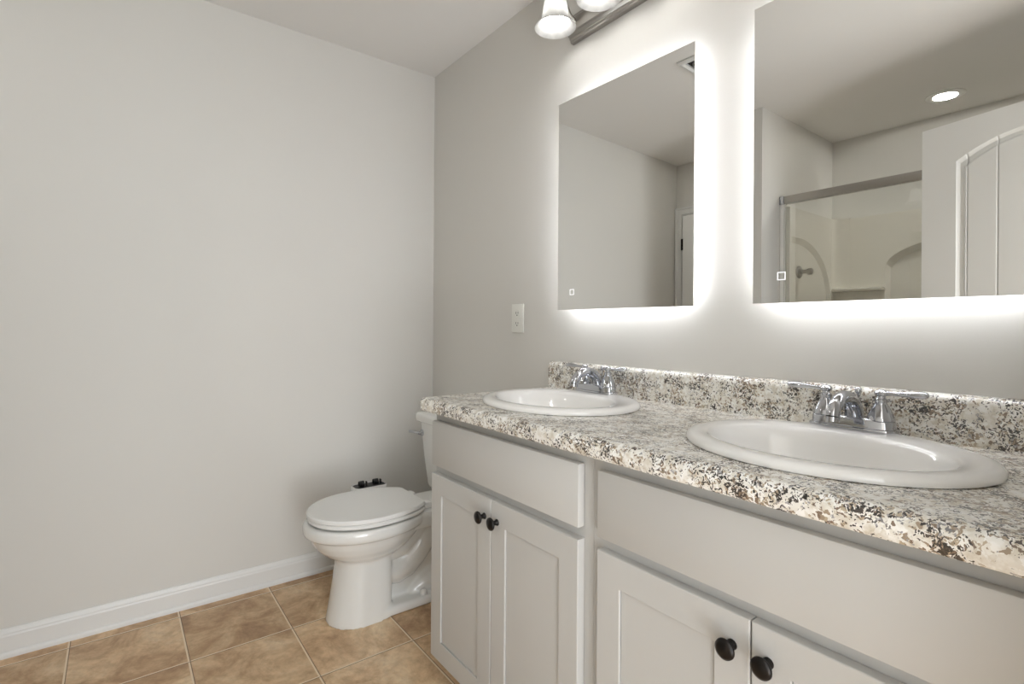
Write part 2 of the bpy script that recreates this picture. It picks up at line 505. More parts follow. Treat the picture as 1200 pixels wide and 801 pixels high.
casing('trim_2', 'white casing round the entry doorway', (XR, 0, 0), (0, 1, 0), (-1, 0, 0), DY0, DY1, DH)
# linen door in the nook
d1 = make_panel_door('door_1', 'white closet door in the nook, seen at the edge of the left mirror', 0.545, 2.010, 0.035, (0.078, YN+0.034, 0.008), 0)
W1 = world_of(d1)
for z in (0.25, 1.05, 1.785):
    MB().box(tuple(W1 @ Vector((-0.012, 0.0, z-0.045))), tuple(W1 @ Vector((0.004, 0.008, z+0.045))), 0.002).build('hinge', M_BRONZE, d1)
casing('trim_1', 'white casing round the closet door', (0, YN, 0), (1, 0, 0), (0, 1, 0), 0.070, 0.630, 2.025, 0.064, 0.03)

# ---------------------------------------------------------------- vanity cabinets
YF, YD, ZC = -0.525, -0.546, 0.8635     # face frame, door fronts, top of the boxes


def rounded_slab(lo, hi, bev=0.003): return MB().box(lo, hi, bev, 2)


def shaker_door(x0, x1, z0, z1, st=0.060):
    """frame with a recessed flat panel, one mesh"""
    mb = MB(); yb, yf = YF-0.001, YD; rec = 0.0045
    out = lambda d, y: [(x0+d, y, z0+d), (x1-d, y, z0+d), (x1-d, y, z1-d), (x0+d, y, z1-d)]
    b = 0.002
    inn = lambda d, y: [(x0+st+d, y, z0+st+d), (x1-st-d, y, z0+st+d), (x1-st-d, y, z1-st-d), (x0+st+d, y, z1-st-d)]
    mb.loft([out(0, yb), out(0, yf+b), out(b*0.3, yf+b*0.3), out(b, yf), inn(-0.0008, yf), inn(0, yf+0.0008), inn(0, yf+rec+0.003), inn(0.0016, yf+rec+0.003), inn(0.0016, yf+rec)], cap0=True, cap1=True)
    return mb


def make_knob(x, z, parent):
    mb = MB()
    prof = [(0.001, 0.0), (0.0085, 0.0), (0.0085, 0.002), (0.0060, 0.005), (0.0055, 0.013), (0.0075, 0.017), (0.0150, 0.0185), (0.0165, 0.0205), (0.0160, 0.0235), (0.0110, 0.0265), (0.001, 0.0275)]
    mb.lathe(prof, 28, Matrix.Translation((x, YD, z)) @ Matrix.Rotation(PI/2, 4, 'X'))
    return mb.build('knob', M_BRONZE, parent, ang=50)


def make_vanity(x0, x1, fx0, fx1, label, rlabel):
    t = thing('vanity_cabinet', label, 'cabinet', ((x0+x1)/2, -0.27, 0), 0, None)
    b = MB(); p = 0.016
    b.box((x0, YF+0.018, 0.10), (x0+p, -0.002, ZC)); b.box((x1-p, YF+0.018, 0.10), (x1, -0.002, ZC))
    b.box((x0, -0.45, 0.0), (x0+p, -0.002, 0.10)); b.box((x1-p, -0.45, 0.0), (x1, -0.002, 0.10))
    b.box((x0+p, YF+0.018, 0.10), (x1-p, -0.002, 0.116)); b.box((x0+p, -0.014, 0.116), (x1-p, -0.002, ZC))
    b.build('carcass', M_CAB, t, smooth=False)
    f = MB()
    f.box((x0, YF, 0.095), (fx0+0.028, YF+0.018, ZC)); f.box((fx1-0.028, YF, 0.095), (x1, YF+0.018, ZC))
    for z0, z1 in ((0.095, 0.135), (0.655, 0.72), (0.815, ZC)): f.box((fx0+0.028, YF, z0), (fx1-0.028, YF+0.018, z1))
    f.build('face_frame', M_CAB, t, smooth=False)
    MB().box((x0+p, -0.455, 0.0), (x1-p, -0.44, 0.10)).build('toe_kick', M_CAB, t, smooth=False)
    rounded_slab((fx0, YD, 0.700), (fx1, YF-0.001, 0.836), 0.0025).build('drawer_front', M_CAB, t)
    mid = (fx0+fx1)/2
    for (a, c, kx) in ((fx0, mid-0.0015, mid-0.030), (mid+0.0015, fx1, mid+0.028)):
        d = shaker_door(a, c, 0.112, 0.675).build('door', M_CAB, t, smooth=False)
        k = make_knob(kx, 0.624, d); k['label'] = 'dark bronze mushroom knob'
    return t


make_vanity(0.992, 1.672, 1.000, 1.645, 'white shaker vanity cabinet nearer the toilet, under the farther sink', '')
make_vanity(1.6725, 2.445, 1.700, 2.348, 'white shaker vanity cabinet at the right, under the nearer sink', '')

# ---------------------------------------------------------------- countertop and backsplash
CX0, CX1, CYF, CZ = 0.962, 2.448, -0.567, 0.904
SINKS = [(1.297, -0.288), (2.022, -0.291)]
ctop = thing('countertop', 'speckled cream and brown granite-look countertop with backsplash, on the white vanity', 'countertop', ((CX0+CX1)/2, -0.28, CZ-0.04))


def counter_mesh():
    mb = MB(); zb = CZ-0.040; r = 0.016
    def ring(x, sq=0.0):
        pts = [(x, -0.001, zb), (x, CYF+0.003, zb), (x, CYF, zb+0.004)]
        for i in range(7):
            a = PI + (-PI/2)*i/6
            pts.append((x, CYF+r+r*math.cos(a), CZ-r+r*math.sin(a)))
        pts.append((x, -0.001, CZ))
        return pts
    mb.loft([ring(CX0), ring(CX0+0.0001), ring(CX1)])
    o = mb.build('counter_tmp', M_GRAN, None, 30)
    for cx, cy in SINKS:
        c = MB().loft([[(cx+0.214*math.cos(2*PI*i/64), cy+0.176*math.sin(2*PI*i/64), z) for i in range(64)] for z in (0.7, 1.0)]).build('cut_tmp', M_GRAN)
        m = o.modifiers.new('b', 'BOOLEAN'); m.operation = 'DIFFERENCE'; m.solver = 'EXACT'; m.object = c
    me = evaluate(o)
    for x in [x for x in ALL() if x.name.startswith(('counter_tmp', 'cut_tmp'))]: bpy.data.objects.remove(x)
    return me


link('worktop', counter_mesh(), M_GRAN, ctop, 40)
bs = MB()
def bsr(x):
    pts = [(x, -0.001, CZ-0.001), (x, -0.026, CZ-0.001), (x, -0.026, 0.982)]
    for i in range(1, 7):
        a = PI - (PI/2)*i/6
        pts.append((x, -0.026+0.018+0.018*math.cos(a), 0.982+0.018*math.sin(a)))
    pts.append((x, -0.001, 1.000))
    return pts
bs.loft([bsr(CX0-0.010), bsr(CX1)]).build('backsplash', M_GRAN, ctop, 40)

# ---------------------------------------------------------------- sinks
NS = 72


def make_sink(cx, cy, label):
    t = thing('sink', label, 'sink', (cx, cy, CZ))
    def el(a, b, z, dy=0.0): return [(cx+a*math.cos(2*PI*i/NS), cy+dy+b*math.sin(2*PI*i/NS), z) for i in range(NS)]
    A, B = 0.249, 0.211
    rings = [el(0.206, 0.168, CZ+0.0006), el(A-0.008, B-0.008, CZ+0.0008), el(A, B, CZ+0.0012), el(A+0.0015, B+0.0015, CZ+0.006), el(A-0.001, B-0.001, CZ+0.012), el(A-0.007, B-0.007, CZ+0.016),
             el(A-0.018, B-0.018, CZ+0.0175), el(0.207, 0.152, CZ+0.0165, -0.022), el(0.200, 0.145, CZ+0.014, -0.023), el(0.194, 0.139, CZ+0.007, -0.024), el(0.182, 0.130, CZ-0.010, -0.024),
             el(0.165, 0.117, CZ-0.055, -0.023), el(0.140, 0.098, CZ-0.095, -0.021), el(0.10, 0.070, CZ-0.122, -0.018), el(0.05, 0.04, CZ-0.134, -0.014), el(0.021, 0.021, CZ-0.137, -0.012)]
    under = [el(0.024, 0.024, CZ-0.146, -0.012), el(0.055, 0.045, CZ-0.143, -0.014), el(0.105, 0.076, CZ-0.131, -0.018), el(0.147, 0.104, CZ-0.103, -0.021), el(0.173, 0.124, CZ-0.060, -0.023), el(0.190, 0.140, CZ-0.012, -0.02)]
    mb = MB().loft(rings + under + [rings[0]], cap0=False, cap1=False)
    bmesh.ops.remove_doubles(mb.bm, verts=mb.bm.verts[:], dist=1e-6)
    mb.build('basin', M_SINK, t, 60)
    d = MB().lathe([(0.001, -0.004), (0.0195, -0.004), (0.0205, 0.0), (0.019, 0.002), (0.012, 0.003), (0.011, 0.006), (0.001, 0.007)], 28, Matrix.Translation((cx, cy-0.012, CZ-0.137)))
    d.build('drain', M_CHROME, t)
    return t


make_sink(*SINKS[0], 'oval white drop-in sink on the farther half of the countertop, nearer the toilet')
make_sink(*SINKS[1], 'oval white drop-in sink on the nearer half of the countertop, at the right')


# ---------------------------------------------------------------- faucets
def make_faucet(cx, label):
    z0 = CZ+0.0170; cy = -0.104
    t = thing('faucet', label, 'faucet', (cx, cy, z0))
    def plate(a, b, z):
        pts = []
        for i in range(48):
            q = 2*PI*i/48; c, s_ = math.cos(q), math.sin(q)
            pts.append((cx+a*math.copysign(abs(c)**0.55, c), cy+b*math.copysign(abs(s_)**0.7, s_), z))
        return pts
    mb = MB().loft([plate(0.081, 0.030, z0), plate(0.082, 0.031, z0+0.003), plate(0.081, 0.030, z0+0.006), plate(0.0765, 0.0262, z0+0.0075), plate(0.0755, 0.0255, z0+0.021), plate(0.0735, 0.0235, z0+0.0245), plate(0.070, 0.020, z0+0.026)])
    mb.build('base_plate', M_CHROME, t, 50)
    # spout: low arc rising from the centre and curling over the bowl
    pts, rad = [], []
    n = 22
    for i in range(n+1):
        a = i/n
        ang = PI*0.98*a - 0.10
        y = cy+0.010 - 0.054*(1-math.cos(ang)); z = z0+0.022 + 0.043*math.sin(max(ang, 0)) + 0.004*a
        pts.append((cx, y, z)); rad.append(0.0185-0.0060*min(1, a*1.4))
    mb = MB().tube(pts, rad, 20)
    mb.build('spout', M_CHROME, t, 60)
    MB().tube([pts[-1], (pts[-1][0], pts[-1][1]-0.001, pts[-1][2]-0.009)], [0.0125, 0.0128], 20).build('aerator', M_CHROME, t, 60)
    for s_ in (-1, 1):
        hx = cx+s_*0.051
        h = MB().lathe([(0.001, 0.0), (0.0245, 0.0), (0.0240, 0.005), (0.0215, 0.010), (0.0200, 0.014), (0.0165, 0.022), (0.0120, 0.030), (0.0100, 0.035), (0.0110, 0.0375), (0.0110, 0.042), (0.0080, 0.044), (0.0075, 0.048), (0.0110, 0.050), (0.0120, 0.056), (0.0085, 0.060), (0.001, 0.0615)], 28, Matrix.Translation((hx, cy, z0+0.024))).build('handle', M_CHROME, t, 50)
        lv = MB(); zl = z0+0.0775
        secs = [(-0.006, 0.006, 0.005), (0.004, 0.0065, 0.005), (0.020, 0.0050, 0.0040), (0.036, 0.0068, 0.0050), (0.056, 0.0090, 0.0066), (0.070, 0.0095, 0.0070), (0.076, 0.0080, 0.0056), (0.079, 0.004, 0.0025)]
        rings = []
        for dx, wy, hz in secs:
            rings.append([(hx+s_*dx, cy-0.004*dx/0.07+wy*math.cos(2*PI*k/14), zl+0.003*dx/0.07+hz*math.sin(2*PI*k/14)) for k in range(14)])
        lv.loft(rings).build('lever', M_CHROME, h, 60)
    MB().lathe([(0.0022, 0.0), (0.0022, 0.062), (0.004, 0.064), (0.0065, 0.068), (0.0065, 0.075), (0.004, 0.078), (0.0005, 0.079)], 16, Matrix.Translation((cx, cy+0.030, z0+0.005))).build('lift_rod', M_CHROME, t, 50)
    return t


make_faucet(1.272, 'two-lever chrome faucet on the farther sink, nearer the toilet')
make_faucet(2.004, 'two-lever chrome faucet on the nearer sink, at the right')


# ---------------------------------------------------------------- toilet
TX = 0.448
toilet = thing('toilet', 'white two-piece toilet with the lid down, between the left wall and the vanity', 'toilet', (TX, -0.45, 0))


def egg(vc, lf, lr, w, z, n=56, pw=2.0, cut=None):
    """plan outline; v runs out from the wall (front = large v)"""
    pts = []
    for i in range(n):
        q = 2*PI*i/n; c, s_ = math.cos(q), math.sin(q)
        L_ = lf if s_ > 0 else lr
        e = 2.0/ (2.0 if s_ > 0 else pw)
        v = vc+L_*math.copysign(abs(s_)**e, s_)
        u = w*math.copysign(abs(c)**e, c)
        if cut is not None and v < cut: v = cut
        pts.append((TX+u, -v, z))
    return pts


bw = MB()
bw.loft([egg(.54, .080, .10, .070, .17), egg(.54, .100, .13, .088, .226), egg(.545, .122, .15, .108, .243), egg(.547, .150, .18, .130, .261), egg(.55, .176, .21, .150, .286), egg(.55, .193, .235, .163, .312), egg(.55, .202, .247, .170, .332), egg(.55, .206, .250, .173, .339), egg(.55, .219, .258, .183, .3425), egg(.55, .223, .262, .187, .348), egg(.55, .225, .265, .189, .356),
         egg(.55, .225, .265, .189, .374), egg(.55, .222, .262, .186, .383), egg(.55, .212, .255, .178, .386)])
# rear deck under the tank
bw.box((TX-0.125, -0.40, 0.318), (TX+0.125, -0.05, 0.385), 0.012, 3)
# pedestal column
bw.loft([egg(.575, .114, .118, .110, 0.0, pw=5), egg(.575, .113, .118, .108, 0.012, pw=5), egg(.572, .107, .117, .104, 0.06, pw=5), egg(.568, .098, .116, .099, 0.14, pw=5), egg(.565, .090, .112, .095, 0.215, pw=4.5), egg(.565, .094, .110, .097, 0.262, pw=3.5)])
# foot and trapway
bw.box((TX-0.108, -0.50, 0.0), (TX+0.108, -0.135, 0.040), 0.014, 3)
bw.box((TX-0.040, -0.52, 0.02), (TX+0.040, -0.10, 0.34), 0.015, 3)
for sx in (-1, 1):
    x = TX+sx*0.026
    bw.tube([(x, -.50, .175), (x, -.46, .150), (x, -.42, .142), (x, -.38, .155), (x, -.34, .190), (x, -.30, .235), (x, -.26, .272), (x, -.215, .290), (x, -.17, .275), (x, -.145, .225), (x, -.14, .15), (x, -.14, .02)], [.052, .052, .053, .053, .052, .051, .050, .050, .050, .050, .052, .055], 18)
    bw.tube([(x, -.46, .235), (x, -.40, .240), (x, -.34, .285), (x, -.29, .345)], [.050, .046, .042, .036], 16)
    bw.tube([(x, -.36, .035), (x, -.31, .060), (x, -.25, .085), (x, -.18, .075)], [.030, .046, .058, .055], 16)
tmp = bw.build('bowl_tmp', M_CER)
rm = tmp.modifiers.new('r', 'REMESH'); rm.mode = 'VOXEL'; rm.voxel_size = 0.0048
sm = tmp.modifiers.new('s', 'SMOOTH'); sm.factor = 0.5; sm.iterations = 5
me = evaluate(tmp); bpy.data.objects.remove(tmp)
link('bowl', me, M_CER, toilet, 180)
for sx in (-1, 1):
    MB().lathe([(0.016, 0.0), (0.016, 0.006), (0.0135, 0.014), (0.008, 0.0185), (0.001, 0.0195)], 24, Matrix.Translation((TX+sx*0.084, -0.325, 0.039))).build('bolt_cap', M_CER, toilet)
# seat ring and lid
MB().loft([egg(.545, .208, .265, .178, .392, cut=.34, pw=2.2), egg(.545, .212, .268, .182, .396, cut=.337, pw=2.2), egg(.545, .212, .268, .182, .404, cut=.337, pw=2.2), egg(.545, .208, .265, .178, .408, cut=.34, pw=2.2)]).build('seat', M_SEAT, toilet, 40)
MB().loft([egg(.545, .211, .262, .182, .4095, cut=.336, pw=2.0), egg(.545, .216, .266, .187, .413, cut=.332, pw=2.0), egg(.545, .216, .266, .187, .421, cut=.332, pw=2.0), egg(.545, .211, .262, .182, .4265, cut=.336, pw=2.0), egg(.545, .15, .17, .12, .4300, cut=.40, pw=2.0)]).build('seat_lid', M_SEAT, toilet, 40)
for sx in (-1, 1):
    MB().box((TX+sx*0.072-0.022, -0.345, 0.384), (TX+sx*0.072+0.022, -0.295, 0.412), 0.006, 3).build('seat_hinge', M_SEAT, toilet, 50)
for sx in (-0.12, 0.12):
    MB().box((TX+sx-0.012, -0.70+0.06, 0.385), (TX+sx+0.012, -0.61, 0.393), 0.002).build('seat_bumper', M_SEAT, toilet, 50)


def tank_ring(hw, v0, v1, z, rr=0.035, n=8):
    pts = []
    cs = [(hw-rr, v1-rr, 0), (-(hw-rr), v1-rr, 90), (-(hw-rr), v0+0.012, 180), (hw-rr, v0+0.012, 270)]
    for i, (cu, cv, a0) in enumerate(cs):
        r_ = rr if i < 2 else 0.012
        cu2 = cu if i < 2 else math.copysign(hw-0.012, cu)
        for k in range(n):
            a = math.radians(a0+90*k/(n-1))
            pts.append((TX+cu2+r_*math.cos(a), -(cv+r_*math.sin(a)), z))
    return pts


MB().loft([tank_ring(.140, .04, .168, .386), tank_ring(.158, .028, .182, .392), tank_ring(.166, .025, .190, .41), tank_ring(.186, .022, .200, .54), tank_ring(.205, .02, .208, .690)]).build('tank', M_CER, toilet, 50)
MB().loft([tank_ring(.213, .016, .216, .690), tank_ring(.222, .012, .224, .695), tank_ring(.224, .012, .226, .717), tank_ring(.221, .014, .223, .727), tank_ring(.213, .02, .215, .733), tank_ring(.15, .05, .17, .7355)]).build('tank_lid', M_CER, toilet, 50)
hd = MB().lathe([(0.001, 0), (0.016, 0), (0.016, 0.005), (0.009, 0.008), (0.008, 0.020), (0.001, 0.021)], 24, Matrix.Translation((TX-0.168, -0.2040, 0.640)) @ Matrix.Rotation(PI/2, 4, 'X'))
hd.tube([(TX-0.166, -0.220, 0.640), (TX-0.193, -0.224, 0.640), (TX-0.223, -0.228, 0.639), (TX-0.246, -0.230, 0.636)], [0.007, 0.0055, 0.006, 0.0065], 14)
hd.build('flush_handle', M_CHROME, toilet, 50)
cb = MB().prism([(TX+0.02*math.cos(i*PI/8), -0.18+0.0*i+0.02*math.sin(i*PI/8)) for i in range(16)], 0.36, 0.40).bm
cb.free()

# slim caddy between toilet and wall
cx, cy = 0.105, -0.388
cad = thing('caddy', 'slim white caddy with black fittings on top, behind the toilet seat by the left wall', 'caddy', (cx, cy, 0), 0)


def rrect(hx, hy, z, r_=0.022, n=7):
    pts = []
    for (sx, sy, a0) in ((1, 1, 0), (-1, 1, 90), (-1, -1, 180), (1, -1, 270)):
        for k in range(n):
            a = math.radians(a0+90*k/(n-1)); pts.append((cx+sx*(hx-r_)+r_*math.cos(a), cy+sy*(hy-r_)+r_*math.sin(a), z))
    return pts


MB().loft([rrect(.042, .076, 0.0), rrect(.044, .078, 0.004), rrect(.044, .078, .388), rrect(.042, .076, .391), rrect(.039, .073, .391), rrect(.039, .073, .377)]).build('body', M_SEAT, cad, 40)
MB().loft([rrect(.038, .072, .378), rrect(.038, .072, .386), rrect(.036, .070, .389)]).build('tray', M_BLACK, cad, 40)
for dy in (-0.038, 0.030):
    ring = MB()
    ring.lathe([(0.0095, -0.011), (0.0135, -0.011), (0.0135, 0.011), (0.0095, 0.011), (0.0095, -0.011)], 24, Matrix.Translation((cx+0.004, cy+dy, 0.401)) @ Matrix.Rotation(PI/2, 4, 'X'), False, False)
    ring.build('ring', M_BLACK, cad, 40)
    MB().box((cx-0.004, cy+dy+0.020, 0.387), (cx+0.010, cy+dy+0.028, 0.410), 0.003).build('upright', M_BLACK, cad, 40)

# ---------------------------------------------------------------- outlet
ox, oz = 0.731, 1.164
out = thing('outlet', 'white wall outlet left of the lit mirrors', 'outlet', (ox, 0, oz))
MB().box((ox-0.039, -0.0055, oz-0.059), (ox+0.039, -0.0002, oz+0.059), 0.002, 3).build('cover_plate', M_OUTLET, out, 50)
for dz in (0.021, -0.021):
    f = MB()
    pts = [(ox+0.0165*math.copysign(abs(math.cos(2*PI*i/32))**0.5, math.cos(2*PI*i/32)), oz+dz+0.0145*math.copysign(abs(math.sin(2*PI*i/32))**0.8, math.sin(2*PI*i/32))) for i in range(32)]
    f.loft([[(x, -0.005, z) for x, z in pts], [(x, -0.0072, z) for x, z in pts]])
    r_ = f.build('receptacle', M_OUTLET, out, 50)
    sl = MB()
    sl.box((ox-0.008, -0.0076, oz+dz-0.003), (ox-0.0055, -0.0070, oz+dz+0.006)); sl.box((ox+0.0055, -0.0076, oz+dz-0.002), (ox+0.008, -0.0070, oz+dz+0.005))
    sl.box((ox-0.0025, -0.0076, oz+dz-0.0105), (ox+0.0025, -0.0070, oz+dz-0.006))
    sl.build('slot', M_DARK, r_, smooth=False)
MB().lathe([(0.001, 0), (0.0035, 0), (0.003, 0.001), (0.001, 0.0012)], 12, Matrix.Translation((ox, -0.0055, oz)) @ Matrix.Rotation(PI/2, 4, 'X')).build('screw', M_OUTLET, out)


# ---------------------------------------------------------------- lit mirrors
def make_mirror(x0, x1, z0, z1, rot, label, btn):
    cxm = (x0+x1)/2
    t = thing('lit_mirror', label, 'mirror', (cxm, -0.042, z0), rot)
    L2 = lambda x, y, z: tuple(world_of(t) @ Vector((x, y, z)))
    W = world_of(t)
    hw, h = (x1-x0)/2, z1-z0
    def bx(lo, hi, bev=0.0): return MB().box(lo, hi, bev, 2, W)
    g = bx((-hw, -0.004, 0), (hw, 0, h)); g.build('glass', M_MIRROR, t, smooth=False)
    ins = 0.024; b0, b1 = 0.0005, 0.033
    bx((-hw+ins+0.004, b0, ins+0.004), (hw-ins-0.004, b1, h-ins-0.004)).build('backing', M_BACK, t, smooth=False)
    for lo, hi in (((-hw+ins, 0.010, ins), (-hw+ins+0.0035, 0.024, h-ins)), ((hw-ins-0.0035, 0.010, ins), (hw-ins, 0.024, h-ins)),
                   ((-hw+ins, 0.010, ins), (hw-ins, 0.024, ins+0.0035)), ((-hw+ins, 0.010, h-ins-0.0035), (hw-ins, 0.024, h-ins))):
        bx(lo, hi).build('led_strip', M_LEDS, t, smooth=False)
    ic = MB(); bx_, bz = btn; bx_ -= cxm; bz -= z0; s_, q = 0.0100, 0.0022
    for lo, hi in (((bx_-s_, -0.0046, bz-s_), (bx_-s_+q, -0.0041, bz+s_)), ((bx_+s_-q, -0.0046, bz-s_), (bx_+s_, -0.0041, bz+s_)), ((bx_-s_+q, -0.0046, bz-s_), (bx_+s_-q, -0.0041, bz-s_+q)), ((bx_-s_+q, -0.0046, bz+s_-q), (bx_+s_-q, -0.0041, bz+s_))):
        ic.box(lo, hi, 0, 2, W)
    ic.build('touch_button', M_ICON, t, smooth=False)
    return t


make_mirror(1.031, 1.580, 1.190, 1.934, math.radians(1.5), 'backlit rectangular mirror at the left, over the farther sink', (1.103, 1.252))
make_mirror(1.757, 2.301, 1.190, 1.934, 0.0, 'backlit rectangular mirror at the right, over the nearer sink', (1.828, 1.255))


# ---------------------------------------------------------------- vanity lights
def make_vanity_light(xc, label):
    t = thing('vanity_light', label, 'light fixture', (xc, 0, 2.16))
    hw = 0.246
    prof = [(-0.0005, 2.160), (-0.014, 2.160), (-0.017, 2.163), (-0.017, 2.168), (-0.022, 2.172), (-0.022, 2.176), (-0.032, 2.182), (-0.036, 2.188), (-0.036, 2.232), (-0.032, 2.238), (-0.022, 2.244), (-0.022, 2.248), (-0.017, 2.252), (-0.017, 2.257), (-0.014, 2.260), (-0.0005, 2.260)]
    MB().loft([[(xc-hw, y, z) for y, z in prof], [(xc+hw, y, z) for y, z in prof]]).build('back_bar', M_NICK, t, 20)
    for dx in (-0.205, 0.0, 0.205):
        x = xc+dx; ys = -0.128
        MB().tube([(x, -0.034, 2.215), (x, -0.06, 2.228), (x, -0.090, 2.268), (x, -0.112, 2.302), (x, ys, 2.312)], 0.008, 14).build('arm', M_NICK, t, 60)
        MB().lathe([(0.001, 0.060), (0.006, 0.058), (0.010, 0.050), (0.024, 0.042), (0.027, 0.030), (0.027, 0.0), (0.020, 0.0), (0.019, 0.010), (0.001, 0.010)], 24, Matrix.Translation((x, ys, 2.262))).build('socket', M_NICK, t, 50)
        outer = [(0.028, 0.108), (0.033, 0.105), (0.038, 0.093), (0.0415, 0.072), (0.0440, 0.050), (0.0470, 0.034), (0.0530, 0.020), (0.0620, 0.009), (0.0720, 0.001)]
        inner = [(0.0705, 0.000), (0.0600, 0.0095), (0.0510, 0.021), (0.0448, 0.035), (0.0418, 0.050), (0.0393, 0.072), (0.0355, 0.091), (0.031, 0.102), (0.0265, 0.105)]
        sh = MB().lathe(outer+inner+[outer[0]], 40, Matrix.Translation((x, ys, 2.160)), False, False)
        bmesh.ops.remove_doubles(sh.bm, verts=sh.bm.verts[:], dist=1e-6)
        s_ = sh.build('shade', M_SHADE, t, 70)
        MB().lathe([(0.0005, 0.0), (0.012, 0.003), (0.021, 0.009), (0.0275, 0.019), (0.029, 0.030), (0.026, 0.043), (0.019, 0.056), (0.0145, 0.066), (0.013, 0.085), (0.001, 0.086)], 24, Matrix.Translation((x, ys, 2.172))).build('bulb', M_BULB, s_, 80)
    return t


make_vanity_light(1.297, 'brushed nickel vanity light with bell shades over the left mirror')
make_vanity_light(2.034, 'brushed nickel vanity light with bell shades over the right mirror')

# ---------------------------------------------------------------- ceiling: downlight, fan
def downlight(lx, ly, label, lens):
    dl = thing('recessed_light', label, 'ceiling light', (lx, ly, H))
    MB().lathe([(0.050, -0.0005), (0.090, -0.0005), (0.090, -0.003), (0.085, -0.006), (0.060, -0.0085), (0.0545, -0.006), (0.050, -0.0005)], 48, Matrix.Translation((lx, ly, H)), False, False).build('trim_ring', M_DOOR, dl, 50)
    MB().lathe([(0.001, -0.0008), (0.0545, -0.0008), (0.0545, -0.0055), (0.001, -0.0065)], 48, Matrix.Translation((lx, ly, H))).build('lens', lens, dl, 50)


downlight(1.573, -2.45, 'round white recessed ceiling light over the shower, seen in the right mirror', M_CANLENS)
downlight(0.53, -2.10, 'added unseen recessed fill light over the nook in front of the closet door', M_NOOKLENS)  # unseen lamp added to brighten the nook in the left mirror
fx, fy, fs = 1.022, -1.080, 0.100
fan = thing('exhaust_fan', 'square white ceiling exhaust fan, seen at the edge of the left mirror', 'exhaust fan', (fx, fy, H))
fr = MB()
def sq(a, z): return [(fx-a, fy-a, z), (fx+a, fy-a, z), (fx+a, fy+a, z), (fx-a, fy+a, z)]
fr.loft([sq(fs, H-0.0005), sq(fs, H-0.008), sq(fs-0.006, H-0.016), sq(fs-0.018, H-0.018), sq(fs-0.030, H-0.012), sq(fs-0.030, H-0.0005)], False, False)
fr.build('frame', M_TRIM, fan, smooth=False)
gr = MB()
for k in range(7):
    r0 = 0.010+k*0.0080
    gr.lathe([(r0, -0.006), (r0+0.004, -0.006), (r0+0.004, -0.013), (r0, -0.013), (r0, -0.006)], 40, Matrix.Translation((fx, fy, H)), False, False)
for k in range(8):
    gr.box((0.01, -0.003, -0.012), (0.064, 0.003, -0.007), 0, 2, Matrix.Translation((fx, fy, H)) @ Matrix.Rotation(k*PI/4, 4, 'Z'))
gr.build('grille', M_GRILLE, fan, smooth=False)
MB().box((fx-fs+0.031, fy-fs+0.031, H-0.004), (fx+fs-0.031, fy+fs-0.031, H-0.001)).build('housing', M_DARK, fan, smooth=False)
# unseen hall lamp outside the doorway, added as fill
hl = thing('hall_fill_light', 'added unseen round white fill lamp on the hall ceiling outside the doorway', 'ceiling light', (3.2, -1.1, H))
MB().lathe([(0.001, -0.0005), (0.19, -0.0005), (0.19, -0.025), (0.175, -0.03), (0.001, -0.03)], 40, Matrix.Translation((3.2, -1.1, H))).build('base_ring', M_TRIM, hl, 50)
MB().lathe([(0.172, -0.03), (0.165, -0.05), (0.12, -0.075), (0.06, -0.085), (0.001, -0.087)], 40, Matrix.Translation((3.2, -1.1, H))).build('diffuser', M_HALLLENS, hl, 60)

# ---------------------------------------------------------------- shower (seen in the right mirror)
SX0, SX1 = XS+0.0015, 2.3985
ZT = 1.880
sur = thing('shower_surround', 'glossy bisque shower surround with arched recesses, seen in the right mirror', 'shower surround', ((SX0+SX1)/2, YS, 0))


